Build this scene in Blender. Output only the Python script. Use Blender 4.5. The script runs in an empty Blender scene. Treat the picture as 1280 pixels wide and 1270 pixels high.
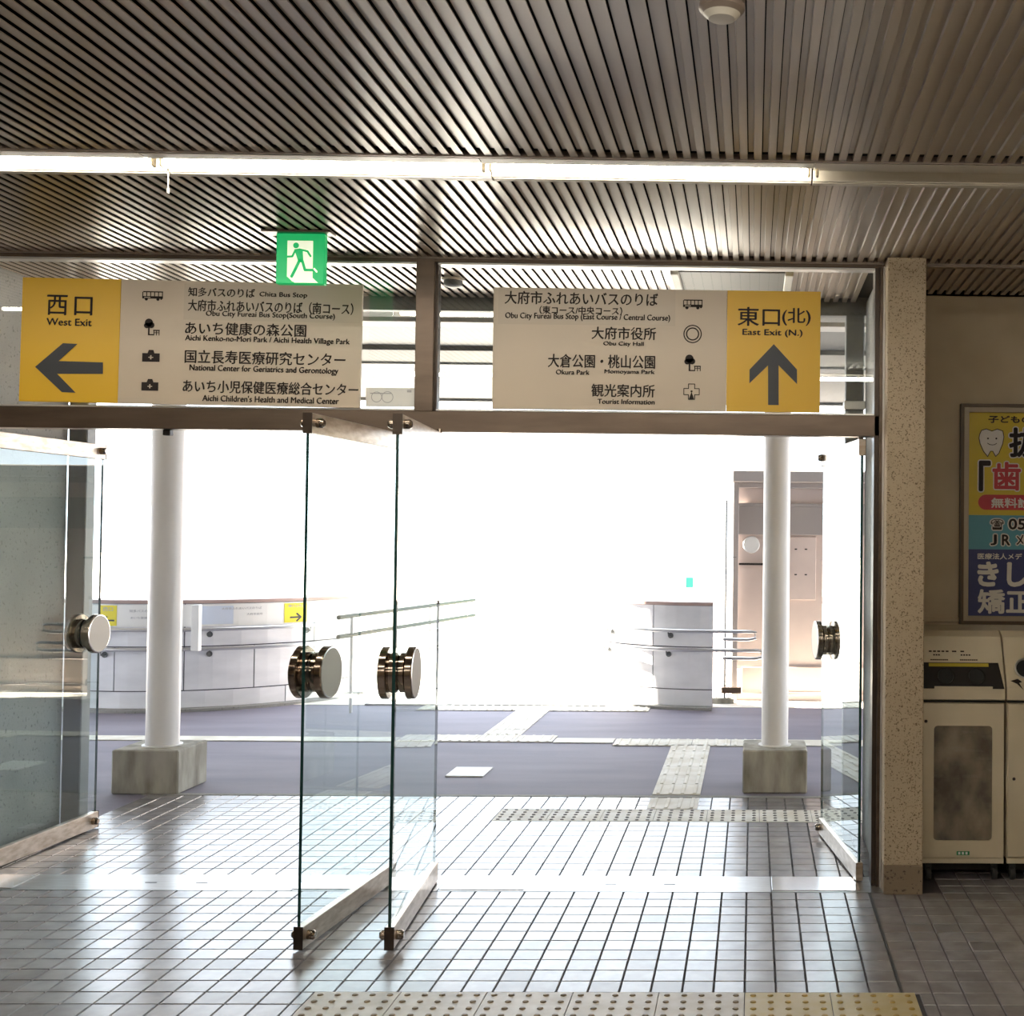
import bpy, bmesh, math, random
from mathutils import Vector, Matrix
random.seed(7)
C = bpy.context.scene
COL = C.collection
PI = math.pi

# ------------------------------------------------------------------ camera
cam = bpy.data.cameras.new('camera'); camo = bpy.data.objects.new('camera', cam); COL.objects.link(camo); C.camera = camo
FPX, HC, YAW, PIT, ROL, PXX = 1529.77, 1.605, -0.02043, 0.02316, 0.00915, 973.3
cam.sensor_fit = 'HORIZONTAL'; cam.sensor_width = 36.0
cam.lens = FPX / 1280 * 36.0
cam.shift_x = (640 - PXX) / 1280.0
cam.shift_y = 0.0
cam.clip_start = 0.05; cam.clip_end = 400
def _axes():
    c, s = math.cos, math.sin
    R = Vector((1, 0, 0)); F = Vector((0, c(PIT), s(PIT))); U = Vector((0, -s(PIT), c(PIT)))
    R2 = c(ROL) * R + s(ROL) * U; U2 = -s(ROL) * R + c(ROL) * U
    Z = Matrix.Rotation(YAW, 3, 'Z')
    return Z @ R2, Z @ F, Z @ U2
_r, _f, _u = _axes()
camo.matrix_world = Matrix(((_r.x, _u.x, -_f.x, 0), (_r.y, _u.y, -_f.y, 0), (_r.z, _u.z, -_f.z, HC), (0, 0, 0, 1)))

# ------------------------------------------------------------------ light
W = bpy.data.worlds.new('sky'); C.world = W; W.use_nodes = True
bg = W.node_tree.nodes['Background']; bg.inputs[0].default_value = (0.80, 0.90, 1.0, 1); bg.inputs[1].default_value = 3.7
sun = bpy.data.lights.new('sun', 'SUN'); sun.energy = 30; sun.angle = 0.01; sun.color = (1, 0.92, 0.80)
suno = bpy.data.objects.new('sun', sun); COL.objects.link(suno)
suno.rotation_euler = Vector((0.62, -0.04, -0.78)).to_track_quat('-Z', 'Y').to_euler()
TUBE_GLOW = 24.0
C.view_settings.view_transform = 'Standard'; C.view_settings.look = 'None'
C.view_settings.exposure = 0.72; C.view_settings.gamma = 1.0; C.view_settings.use_curve_mapping = False
C.cycles.max_bounces = 10; C.cycles.diffuse_bounces = 6; C.cycles.glossy_bounces = 6
C.cycles.transparent_max_bounces = 40; C.cycles.caustics_reflective = True; C.cycles.sample_clamp_indirect = 8.0

# ------------------------------------------------------------------ materials
def mat(name, col, rough=0.6, metal=0.0, coat=0.0, emit=None, estr=0.0, spec=0.5):
    m = bpy.data.materials.new(name); m.use_nodes = True
    b = m.node_tree.nodes['Principled BSDF']
    b.inputs['Base Color'].default_value = (*col, 1); b.inputs['Roughness'].default_value = rough
    b.inputs['Metallic'].default_value = metal; b.inputs['Coat Weight'].default_value = coat
    b.inputs['Specular IOR Level'].default_value = spec
    if emit: b.inputs['Emission Color'].default_value = (*emit, 1); b.inputs['Emission Strength'].default_value = estr
    return m
def nodes(m): return m.node_tree.nodes, m.node_tree.links, m.node_tree.nodes['Principled BSDF']
def pos(m, scale=(1, 1, 1)):
    N, L, b = nodes(m)
    g = N.new('ShaderNodeNewGeometry'); v = N.new('ShaderNodeVectorMath'); v.operation = 'MULTIPLY'
    v.inputs[1].default_value = scale; L.new(g.outputs['Position'], v.inputs[0]); return v.outputs[0]
def noise_col(m, c1, c2, scale=5, detail=4, vec=(1, 1, 1), lo=0.35, hi=0.65, bump=0.0, rough=None):
    N, L, b = nodes(m)
    t = N.new('ShaderNodeTexNoise'); t.inputs['Scale'].default_value = scale; t.inputs['Detail'].default_value = detail
    L.new(pos(m, vec), t.inputs['Vector'])
    r = N.new('ShaderNodeValToRGB'); r.color_ramp.elements[0].position = lo; r.color_ramp.elements[1].position = hi
    r.color_ramp.elements[0].color = (*c1, 1); r.color_ramp.elements[1].color = (*c2, 1)
    L.new(t.outputs['Fac'], r.inputs[0]); L.new(r.outputs[0], b.inputs['Base Color'])
    if bump:
        bp = N.new('ShaderNodeBump'); bp.inputs['Strength'].default_value = bump; bp.inputs['Distance'].default_value = 0.01
        L.new(t.outputs['Fac'], bp.inputs['Height']); L.new(bp.outputs[0], b.inputs['Normal'])
    return r.outputs[0]
def mixc(m, a, bcol, fac, blend='MIX'):
    N, L, b = nodes(m)
    x = N.new('ShaderNodeMix'); x.data_type = 'RGBA'; x.blend_type = blend
    for s, i in ((fac, 0), (a, 6), (bcol, 7)):
        if isinstance(s, (int, float)): x.inputs[i].default_value = s
        elif isinstance(s, tuple): x.inputs[i].default_value = (*s, 1)
        else: L.new(s, x.inputs[i])
    L.new(x.outputs[2], b.inputs['Base Color']); return x.outputs[2]
def ramp(m, src, lo, hi):
    N, L, b = nodes(m)
    r = N.new('ShaderNodeMapRange'); r.inputs[1].default_value = lo; r.inputs[2].default_value = hi
    L.new(src, r.inputs[0]); return r.outputs[0]
def tex(m, kind, scale, vec=(1, 1, 1), detail=3):
    N, L, b = nodes(m)
    t = N.new('ShaderNodeTexNoise' if kind == 'noise' else 'ShaderNodeTexVoronoi'); t.inputs['Scale'].default_value = scale
    if kind == 'noise': t.inputs['Detail'].default_value = detail
    L.new(pos(m, vec), t.inputs['Vector']); return t

T = 0.1104; X0 = -0.0153; Y0 = 4.3419; YT0 = Y0 + 11 * T; YT1 = YT0 + 2.295 * T
M = {}
# glazed floor tile, each one a little different
m = M['tile'] = mat('floor_tile', (0.3, 0.28, 0.27), 0.22, coat=0.0, spec=1.0)
N, L, b = nodes(m)
v = pos(m, (1 / T, 1 / T, 0))
ad = N.new('ShaderNodeVectorMath'); ad.operation = 'ADD'; ad.inputs[1].default_value = (-X0 / T + 40, -(Y0 / T) % 1 + 0.0, 0.5); L.new(v, ad.inputs[0])
fl = N.new('ShaderNodeVectorMath'); fl.operation = 'FLOOR'; L.new(ad.outputs[0], fl.inputs[0])
wn = N.new('ShaderNodeTexWhiteNoise'); L.new(fl.outputs[0], wn.inputs['Vector'])
c1 = noise_col(m, (0.20, 0.188, 0.192), (0.265, 0.252, 0.262), 9, 5)
c2 = mixc(m, c1, (0.11, 0.10, 0.10), ramp(m, wn.outputs[0], 0.6, 1.6))
t2 = tex(m, 'noise', 1.3, (1, 1, 1)); mixc(m, c2, (0.12, 0.10, 0.085), ramp(m, t2.outputs['Fac'], 0.55, 1.1))
mr = N.new('ShaderNodeMapRange'); mr.inputs[3].default_value = 0.20; mr.inputs[4].default_value = 0.28; L.new(wn.outputs[0], mr.inputs[0]); L.new(mr.outputs[0], b.inputs['Roughness'])
M['dome_yellow'] = mat('dome_yellow', (0.36, 0.24, 0.05), 0.45); M['dome_shade_brown'] = mat('dome_shade_brown', (0.22, 0.165, 0.10), 0.45); M['dome_dark'] = mat('dome_shade_grey', (0.13, 0.115, 0.105), 0.6)  # shade on the dome sides is painted in as darker dome colours
M['grout'] = mat('tile_grout', (0.05, 0.045, 0.05), 0.9)
m = M['steel'] = mat('brushed_steel_sill', (0.75, 0.74, 0.73), 0.28, 0.9); noise_col(m, (0.36, 0.35, 0.34), (0.46, 0.46, 0.46), 6, 5, (1, 8, 1))
m = M['steel_bright'] = mat('bright_steel_plate', (0.66, 0.66, 0.67), 0.18, 0.9)
m = M['tactile'] = mat('tactile_yellow', (0.5, 0.38, 0.1), 0.4)
c = noise_col(m, (0.42, 0.32, 0.11), (0.5, 0.43, 0.27), 7, 5, lo=0.3, hi=0.7)
m = M['tactile_grey'] = mat('tactile_glare', (0.45, 0.4, 0.33), 0.4); noise_col(m, (0.40, 0.34, 0.25), (0.52, 0.48, 0.42), 8, 5)  # left-hand blocks: pale glare painted into the yellow
m = M['tactile_out'] = mat('tactile_outdoor', (0.72, 0.66, 0.5), 0.6); noise_col(m, (0.58, 0.54, 0.45), (0.72, 0.70, 0.64), 6, 5)
m = M['asphalt'] = mat('purple_grey_paving', (0.3, 0.28, 0.34), 0.75)
c = noise_col(m, (0.165, 0.150, 0.195), (0.235, 0.217, 0.268), 1.6, 8, (0.5, 2, 1), 0.3, 0.75)
t2 = tex(m, 'noise', 220); mixc(m, c, (0.42, 0.38, 0.42), ramp(m, t2.outputs['Fac'], 0.55, 1.1))
m = M['sunground'] = mat('pale_paving', (0.76, 0.70, 0.62), 0.8)
m = M['slat'] = mat('ceiling_slat', (0.40, 0.34, 0.285), 0.30, 0.0, spec=0.95)
c = noise_col(m, (0.36, 0.29, 0.22), (0.44, 0.36, 0.275), 1.2, 5, (3, 0.7, 1))
M['void'] = mat('ceiling_void', (0.012, 0.010, 0.009), 0.9)
m = M['bronze'] = mat('bronze_frame', (0.16, 0.115, 0.085), 0.33, 0.55); noise_col(m, (0.095, 0.066, 0.047), (0.13, 0.092, 0.066), 3, 4, (1, 1, 6))
m = M['bronze_dark'] = mat('dark_bronze', (0.055, 0.038, 0.028), 0.35, 0.5)
m = M['alu'] = mat('clear_aluminium', (0.62, 0.60, 0.57), 0.35, 0.7)
m = M['rail'] = mat('door_rail_metal', (0.50, 0.42, 0.34), 0.32, 0.75); noise_col(m, (0.42, 0.34, 0.26), (0.6, 0.52, 0.44), 5, 5, (1, 3, 10))
m = M['chrome'] = mat('knob_metal', (0.42, 0.34, 0.28), 0.13, 1.0)
m = M['knobface'] = mat('knob_face', (0.29, 0.265, 0.23), 0.5, 0.3)
m = M['knobrim'] = mat('knob_bright_edge', (0.85, 0.8, 0.76), 0.2, 0.9)
def concrete(name, a, bb, speck, rough=0.85, scale=40, amt=(0.60, 0.68)):
    m = mat(name, a, rough)
    c = noise_col(m, a, bb, 2.2, 6)
    t = tex(m, 'noise', scale, detail=6); t2 = tex(m, 'noise', 1.1)
    f = ramp(m, t.outputs['Fac'], amt[0], amt[1])
    c = mixc(m, c, speck, f)
    N, L, b = nodes(m)
    bp = N.new('ShaderNodeBump'); bp.inputs['Strength'].default_value = 0.4; bp.inputs['Distance'].default_value = 0.004; bp.invert = True
    L.new(t.outputs['Fac'], bp.inputs['Height']); L.new(bp.outputs[0], b.inputs['Normal'])
    return m
M['pillar'] = concrete('speckled_render', (0.45, 0.36, 0.245), (0.53, 0.43, 0.305), (0.15, 0.11, 0.07), scale=150, amt=(0.56, 0.66))
M['plinth'] = concrete('dark_render', (0.23, 0.17, 0.115), (0.28, 0.215, 0.15), (0.10, 0.07, 0.05), scale=60)
M['outwall'] = concrete('grey_render', (0.25, 0.25, 0.235), (0.33, 0.32, 0.30), (0.16, 0.155, 0.15), scale=60)
m = M['plaster'] = mat('beige_plaster', (0.33, 0.285, 0.22), 0.8); noise_col(m, (0.54, 0.44, 0.30), (0.60, 0.50, 0.355), 4, 5, bump=0.1)
m = M['oldconcrete'] = mat('stained_concrete', (0.4, 0.37, 0.32), 0.9)
c = noise_col(m, (0.20, 0.185, 0.15), (0.42, 0.40, 0.34), 7, 8, (1.6, 1.6, 0.45), 0.32, 0.62, bump=0.4)
t2 = tex(m, 'noise', 3.0, (1, 1, 0.6)); mixc(m, c, (0.45, 0.42, 0.38), ramp(m, t2.outputs['Fac'], 0.5, 0.75))
M['whitepaint'] = mat('white_paint', (0.72, 0.70, 0.69), 0.4)
m = M['cladding'] = mat('white_cladding', (0.78, 0.78, 0.80), 0.55); noise_col(m, (0.70, 0.70, 0.73), (0.80, 0.80, 0.83), 2.5, 6, (1, 1, 3))
M['joint'] = mat('panel_joint', (0.07, 0.07, 0.09), 0.8)
M['coping'] = mat('coping_stone', (0.42, 0.30, 0.27), 0.5)
M['white'] = mat('white_print', (0.8, 0.8, 0.78), 0.5)
M['galv'] = mat('grey_steel', (0.16, 0.165, 0.165), 0.5, 0.2)
M['deck'] = mat('blue_grey_deck', (0.07, 0.078, 0.086), 0.5)
M['deck_light'] = mat('pale_deck', (0.16, 0.155, 0.145), 0.6)
M['deck_mid'] = mat('mid_grey_deck', (0.11, 0.107, 0.10), 0.6)
M['outwall_light'] = mat('pale_purlin', (0.55, 0.54, 0.52), 0.5)
M['trim'] = mat('ceiling_trim', (0.27, 0.21, 0.17), 0.4, 0.3)
M['lampwhite'] = mat('lamp_enamel', (0.62, 0.57, 0.48), 0.4)
M['tube'] = mat('lit_tube', (0.9, 0.9, 0.9), 0.3, emit=(1.0, 0.94, 0.82), estr=TUBE_GLOW)
M['socket'] = mat('lamp_socket', (0.30, 0.25, 0.17), 0.5)
M['signboard'] = mat('sign_grey_beige', (0.56, 0.47, 0.365), 0.42)
M['signpatch'] = mat('sign_sticker', (0.51, 0.43, 0.335), 0.35)
M['signyellow'] = mat('sign_yellow', (0.72, 0.43, 0.02), 0.42)
M['ink'] = mat('sign_ink', (0.018, 0.011, 0.009), 0.6, spec=0.3)
M['arrowink'] = mat('arrow_ink', (0.035, 0.038, 0.045), 0.5)
M['exitgreen'] = mat('exit_green', (0.0, 0.35, 0.12), 0.4, emit=(0.0, 0.55, 0.14), estr=0.3)
M['exitwhite'] = mat('exit_white', (0.8, 0.85, 0.7), 0.4, emit=(0.9, 1.0, 0.72), estr=0.35)
M['yellow'] = mat('poster_yellow', (0.62, 0.46, 0.025), 0.45)
M['cyan'] = mat('poster_cyan', (0.10, 0.32, 0.40), 0.45)
M['navy'] = mat('poster_navy', (0.035, 0.04, 0.15), 0.45)
M['red'] = mat('poster_red', (0.48, 0.02, 0.03), 0.45)
M['posterwhite'] = mat('poster_white', (0.72, 0.68, 0.62), 0.45)
M['posterframe'] = mat('poster_frame', (0.40, 0.33, 0.24), 0.45, 0.2)
M['posterframe_dark'] = mat('poster_frame_dark', (0.10, 0.065, 0.035), 0.45, 0.2)
m = M['bin'] = mat('cream_bin_metal', (0.48, 0.43, 0.33), 0.4); noise_col(m, (0.60, 0.52, 0.37), (0.68, 0.60, 0.45), 3, 5)
M['binblack'] = mat('bin_black', (0.018, 0.014, 0.012), 0.4, spec=0.3)
M['hole'] = mat('bin_hole', (0.006, 0.006, 0.006), 0.35)
M['binlabel'] = mat('bin_yellow_label', (0.50, 0.38, 0.03), 0.5)
M['bingreen'] = mat('green_sticker', (0.03, 0.22, 0.09), 0.5)
m = M['rubbish'] = mat('crumpled_bag', (0.25, 0.2, 0.15), 0.45)
c = noise_col(m, (0.10, 0.072, 0.05), (0.34, 0.265, 0.19), 7, 9, (1.3, 1, 0.8), 0.38, 0.68, bump=1.0)
M['caster'] = mat('black_rubber', (0.03, 0.03, 0.03), 0.5)
m = M['pinkwall'] = mat('pink_beige_wall', (0.62, 0.50, 0.45), 0.7); noise_col(m, (0.60, 0.49, 0.44), (0.68, 0.56, 0.50), 2, 5)
M['greywall'] = mat('grey_beige_trim', (0.36, 0.32, 0.30), 0.6)
M['railsteel'] = mat('stainless_rail', (0.62, 0.62, 0.63), 0.3, 0.9)
M['railgreen'] = mat('dark_green_rail', (0.03, 0.045, 0.032), 0.6, 0.0, spec=0.2)
M['signlight'] = mat('outdoor_sign_board', (0.85, 0.84, 0.82), 0.4)
M['signlightblue'] = mat('outdoor_sign_pale_blue', (0.62, 0.68, 0.80), 0.4)
M['signlemon'] = mat('outdoor_sign_yellow', (0.80, 0.68, 0.03), 0.4)
M['fadedink'] = mat('faded_ink', (0.42, 0.42, 0.44), 0.6)
M['teal'] = mat('teal_sign', (0.02, 0.12, 0.10), 0.7, spec=0.1)
# clear glass pane: fresnel reflection over slightly green transparency; dark green edges
def glass(name, tint):
    m = bpy.data.materials.new(name); m.use_nodes = True; N = m.node_tree.nodes; L = m.node_tree.links; N.clear()
    o = N.new('ShaderNodeOutputMaterial'); tr = N.new('ShaderNodeBsdfTransparent'); tr.inputs[0].default_value = (*tint, 1)
    gl = N.new('ShaderNodeBsdfGlossy'); gl.inputs['Roughness'].default_value = 0.0; gl.inputs[0].default_value = (0.95, 1, 0.98, 1)
    fr = N.new('ShaderNodeFresnel'); fr.inputs[0].default_value = 1.5
    ge = N.new('ShaderNodeNewGeometry'); inv = N.new('ShaderNodeMath'); inv.operation = 'SUBTRACT'; inv.inputs[0].default_value = 1.0; L.new(ge.outputs['Backfacing'], inv.inputs[1])
    # a pane reflects at both faces: 2R/(1+R), counted once on entering
    a_ = N.new('ShaderNodeMath'); a_.operation = 'ADD'; a_.inputs[1].default_value = 1.0; L.new(fr.outputs[0], a_.inputs[0])
    d_ = N.new('ShaderNodeMath'); d_.operation = 'DIVIDE'; L.new(fr.outputs[0], d_.inputs[0]); L.new(a_.outputs[0], d_.inputs[1])
    m_ = N.new('ShaderNodeMath'); m_.operation = 'MULTIPLY'; m_.inputs[1].default_value = 2.0; L.new(d_.outputs[0], m_.inputs[0])
    k_ = N.new('ShaderNodeMath'); k_.operation = 'MULTIPLY'; L.new(m_.outputs[0], k_.inputs[0]); L.new(inv.outputs[0], k_.inputs[1])
    mx = N.new('ShaderNodeMixShader'); L.new(k_.outputs[0], mx.inputs[0]); L.new(tr.outputs[0], mx.inputs[1]); L.new(gl.outputs[0], mx.inputs[2])
    L.new(mx.outputs[0], o.inputs[0]); return m
M['glass'] = glass('door_glass', (0.93, 0.975, 0.97))
M['glass_win'] = glass('window_glass', (0.975, 0.985, 0.98))
M['glass_edge'] = mat('glass_edge', (0.015, 0.055, 0.05), 0.2)

# ------------------------------------------------------------------ helpers
def link(name, me, parent=None, loc=None):
    o = bpy.data.objects.new(name, me); COL.objects.link(o)
    if parent: o.parent = parent
    if loc: o.location = loc
    return o
def tag(o, label, cat, group=None):
    o['label'] = label; o['category'] = cat
    if group: o['group'] = group
    return o
def thing(name, label, cat, loc=(0, 0, 0), rz=0, group=None):
    o = bpy.data.objects.new(name, None); COL.objects.link(o); o.location = loc; o.rotation_euler.z = rz
    o.empty_display_size = 0.1
    return tag(o, label, cat, group)
def struct(o): o['kind'] = 'structure'; return o
class MB:
    def __init__(s): s.bm = bmesh.new(); s.mi = 0
    def _f(s, vs, mi=None):
        f = s.bm.faces.new(vs); f.material_index = s.mi if mi is None else mi; return f
    def box(s, x0, x1, y0, y1, z0, z1, bev=0.0, mat=None):
        if mat is not None: s.mi = mat
        vs = [s.bm.verts.new((x, y, z)) for z in (z0, z1) for y in (y0, y1) for x in (x0, x1)]
        q = [(0, 2, 3, 1), (4, 5, 7, 6), (0, 1, 5, 4), (2, 6, 7, 3), (0, 4, 6, 2), (1, 3, 7, 5)]
        fs = [s._f([vs[i] for i in f]) for f in q]
        if bev > 0:
            es = list({e for f in fs for e in f.edges})
            r = bmesh.ops.bevel(s.bm, geom=es, offset=bev, segments=1, affect='EDGES', profile=0.5)
            for f in r['faces']: f.material_index = s.mi
        return s
    def prism(s, pts, a, b, axis='Y', mat=None):
        """pts: outline; axis Y -> pts are (x,z) extruded a..b in y; X -> (y,z); Z -> (x,y)"""
        if mat is not None: s.mi = mat
        def P(p, t):
            return {'Y': (p[0], t, p[1]), 'X': (t, p[0], p[1]), 'Z': (p[0], p[1], t)}[axis]
        A = [s.bm.verts.new(P(p, a)) for p in pts]; B = [s.bm.verts.new(P(p, b)) for p in pts]; n = len(pts)
        s._f(A); s._f(B[::-1])
        for i in range(n): s._f([A[i], B[i], B[(i + 1) % n], A[(i + 1) % n]])
        return s
    def lathe(s, prof, c=(0, 0, 0), axis='Z', seg=32, mat=None, mats=None):
        """prof: list of (radius, height)"""
        if mat is not None: s.mi = mat
        rings = []
        for r, h in prof:
            ring = []
            for k in range(seg if r > 1e-6 else 1):
                a = 2 * PI * k / seg; u, w = r * math.cos(a), r * math.sin(a)
                p = {'Z': (u, w, h), 'X': (h, u, w), 'Y': (u, h, w)}[axis]
                ring.append(s.bm.verts.new((p[0] + c[0], p[1] + c[1], p[2] + c[2])))
            rings.append(ring)
        for i in range(len(rings) - 1):
            a, b = rings[i], rings[i + 1]
            for k in range(seg):
                k2 = (k + 1) % seg
                mi = mats[i] if mats else None
                if len(a) == 1 and len(b) == 1: continue
                if len(a) == 1: s._f([a[0], b[k], b[k2]], mi)
                elif len(b) == 1: s._f([a[k], b[0], a[k2]], mi)
                else: s._f([a[k], b[k], b[k2], a[k2]], mi)
        return s
    def tube(s, pts, r, seg=10, mat=None):
        if mat is not None: s.mi = mat
        pts = [Vector(p) for p in pts]; prev = None; rings = []
        for i, p in enumerate(pts):
            d = (pts[min(i + 1, len(pts) - 1)] - pts[max(i - 1, 0)]).normalized()
            up = Vector((0, 0, 1)) if abs(d.z) < 0.95 else Vector((1, 0, 0))
            a = d.cross(up).normalized(); b = d.cross(a).normalized()
            rings.append([s.bm.verts.new(p + r * (math.cos(2 * PI * k / seg) * a + math.sin(2 * PI * k / seg) * b)) for k in range(seg)])
        for i in range(len(rings) - 1):
            for k in range(seg): s._f([rings[i][k], rings[i + 1][k], rings[i + 1][(k + 1) % seg], rings[i][(k + 1) % seg]])
        s._f(rings[0]); s._f(rings[-1][::-1]); return s
    def mesh(s, name, mats, smooth=False):
        bmesh.ops.recalc_face_normals(s.bm, faces=s.bm.faces)
        me = bpy.data.meshes.new(name); s.bm.to_mesh(me); s.bm.free()
        for m_ in (mats if isinstance(mats, (list, tuple)) else [mats]): me.materials.append(m_)
        if smooth:
            me.polygons.foreach_set('use_smooth', [True] * len(me.polygons))
            me.set_sharp_from_angle(angle=0.6)
        return me
    def build(s, name, mats, parent=None, smooth=False, loc=None):
        return link(name, s.mesh(name, mats, smooth), parent, loc)

_fonts = {}
def text_verts(txt, bold=0.0):
    cu = bpy.data.curves.new('t', 'FONT'); cu.body = txt; cu.size = 1; cu.resolution_u = 3; cu.offset = bold; cu.fill_mode = 'BOTH'
    ob = bpy.data.objects.new('t', cu); COL.objects.link(ob)
    dg = bpy.context.evaluated_depsgraph_get(); dg.update()
    me = bpy.data.meshes.new_from_object(ob.evaluated_get(dg))
    vs = [v.co.copy() for v in me.vertices]; fs = [tuple(p.vertices) for p in me.polygons]
    bpy.data.objects.remove(ob); bpy.data.curves.remove(cu); bpy.data.meshes.remove(me)
    return vs, fs
class Print:
    """flat print lying on a board whose face looks to -Y; coordinates are board metres (x right, z up)"""
    def __init__(s): s.v = []; s.f = []
    def add(s, vs, fs):
        o = len(s.v); s.v += vs; s.f += [tuple(i + o for i in f) for f in fs]
    def text(s, txt, cx, cz, w, h, bold=0.0, y=0.0, skew=0.0):
        vs, fs = text_verts(txt, bold)
        if not vs: return
        x0 = min(p.x for p in vs); x1 = max(p.x for p in vs); z0 = min(p.y for p in vs); z1 = max(p.y for p in vs)
        sx = w / (x1 - x0); sz = h / max(z1 - z0, 1e-6)
        s.add([(cx + (p.x - (x0 + x1) / 2) * sx, y, cz + (p.y - (z0 + z1) / 2) * sz + skew * (p.x - (x0 + x1) / 2) * sx) for p in vs], fs)
    def fat(s, txt, cx, cz, w, h, d, y=0.0, n=8):
        for k in range(n): s.text(txt, cx + d * math.cos(2 * PI * k / n), cz + d * math.sin(2 * PI * k / n), w, h, 0.0, y - 0.00003 * k)
    def poly(s, pts, y=0.0):
        s.add([(p[0], y, p[1]) for p in pts], [tuple(range(len(pts)))])
    def rect(s, x0, x1, z0, z1, y=0.0): s.poly([(x0, z0), (x1, z0), (x1, z1), (x0, z1)], y)
    def disc(s, cx, cz, r, n=20, y=0.0, sx=1.0): s.poly([(cx + r * sx * math.cos(2 * PI * k / n), cz + r * math.sin(2 * PI * k / n)) for k in range(n)], y)
    def ring(s, cx, cz, r0, r1, n=28, y=0.0):
        vs = []; fs = []
        for k in range(n):
            a = 2 * PI * k / n
            vs += [(cx + r0 * math.cos(a), y, cz + r0 * math.sin(a)), (cx + r1 * math.cos(a), y, cz + r1 * math.sin(a))]
        for k in range(n):
            k2 = (k + 1) % n; fs.append((2 * k, 2 * k + 1, 2 * k2 + 1, 2 * k2))
        s.add(vs, fs)
    def stroke(s, pts, w, y=0.0):
        for (a, b) in zip(pts[:-1], pts[1:]):
            dx, dz = b[0] - a[0], b[1] - a[1]; l = math.hypot(dx, dz) or 1; nx, nz = -dz / l * w / 2, dx / l * w / 2
            s.poly([(a[0] + nx, a[1] + nz), (b[0] + nx, b[1] + nz), (b[0] - nx, b[1] - nz), (a[0] - nx, a[1] - nz)], y)
        for p in pts: s.disc(p[0], p[1], w / 2, 10, y)
    def build(s, name, m_, parent, fn=None):
        me = bpy.data.meshes.new(name)
        vs = s.v if fn is None else [fn(*p) for p in s.v]
        me.from_pydata(vs, [], s.f); me.materials.append(m_); me.update()
        return link(name, me, parent)

# ================================================================== SETTING
# ---- floor
fl_ = MB().box(-9, 2.6, -6, 7.6, -0.12, -0.005).build('floor', M['grout']); struct(fl_)
g = 0.0023
def tile_mb(mb, x0, x1, y0, y1, z=0.0):
    c = 0.0022
    B = [mb.bm.verts.new((x, y, -0.005)) for x, y in ((x0, y0), (x1, y0), (x1, y1), (x0, y1))]
    A = [mb.bm.verts.new((x, y, z)) for x, y in ((x0 + c, y0 + c), (x1 - c, y0 + c), (x1 - c, y1 - c), (x0 + c, y1 - c))]
    mb._f(A)
    for i in range(4): mb._f([B[i], B[(i + 1) % 4], A[(i + 1) % 4], A[i]])
mb = MB(); tile_mb(mb, g, T - g, g, T - g); TILE = mb.mesh('tile', M['tile'])
STRIP_X0, STRIP_X1 = X0 - 1.5, X0 + 0.6
def in_view(x, y): return -0.655 * y - 0.05 < x < 0.225 * y + 0.05
near, rest = [], []
for k in range(-92, 11):
    for i in range(-66, 23):
        x = X0 + i * T; y = Y0 + k * T
        if y < -5: continue
        x1 = x + T
        if k in (-1, -2, -3) and x1 > STRIP_X0 + 0.01 and x < STRIP_X1 - 0.01: continue
        if x > 2.4: continue
        if y > 5.4 and (x < -8): continue
        if k >= 11: continue
        q = in_view(x + T / 2, y + T / 2) and y > 4.05
        (near if q else rest).append((x, y))
near.sort(key=lambda p: (round(p[1], 3), abs(p[0])))
rest += near[295:]; near = near[:295]
for x, y in near:
    link('tile', TILE, fl_, (x, y, random.uniform(-0.0004, 0.0004)))
mb = MB()
for x, y in rest:
    tile_mb(mb, x + g, x + T - g, y + g, y + T - g)
# joint of different width right of the tactile strip is the dark line below; tiles in front of strip
k3 = Y0 - 3 * T
for i in range(-14, 6):
    x = X0 + i * T
    if x + T > STRIP_X0 + 0.01 and x < STRIP_X1 - 0.01: tile_mb(mb, x + g, x + T - g, k3 + g, Y0 - 0.3 - g)
for k in (-1, -2, -3):
    y = Y0 + k * T
    tile_mb(mb, X0 + 5 * T + 0.064, X0 + 6 * T - g, y + g, y + T - g); tile_mb(mb, X0 - 14 * T + g, X0 - 1.5 - g, y + g, y + T - g)
# outside rows
for k in range(0, 10):
    for i in range(-33, 6):
        x = X0 + i * T; y = YT1 + k * T
        if x < -3.66 or x > 0.55: continue
        tile_mb(mb, x + g, x + T - g, y + g, y + T - g)
YS0 = YT1 + 10 * T; YS1 = YS0 + 0.3
for k in range(0, 3):
    for i in range(-33, 22):
        x = X0 + i * T; y = YS1 + k * T
        if x < -3.66: continue
        if -0.615 < x + T / 2 < -0.31: continue
        tile_mb(mb, x + g, x + T - g, y + g, y + T - g)
for k in range(0, 3):
    for i in range(-33, -13):
        x = X0 + i * T; y = YS0 + k * 0.1
        if x < -3.66: continue
        tile_mb(mb, x + g, x + T - g, y + g, y + 0.1 - g)
for k in range(0, 8):                                   # alcove floor under the bins
    for i in range(8, 22):
        x = X0 + i * T; y = Y0 + (11 + k) * T
        if y + T < 6.41: tile_mb(mb, x + g, x + T - g, y + g, y + T - g)
o = mb.build('tile', M['tile'], fl_); o['kind'] = 'stuff'
MB().box(0.535, 0.546, -5, YT0 - 0.001, -0.004, 0.0008).build('expansion_joint', M['caster'], fl_)
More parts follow.
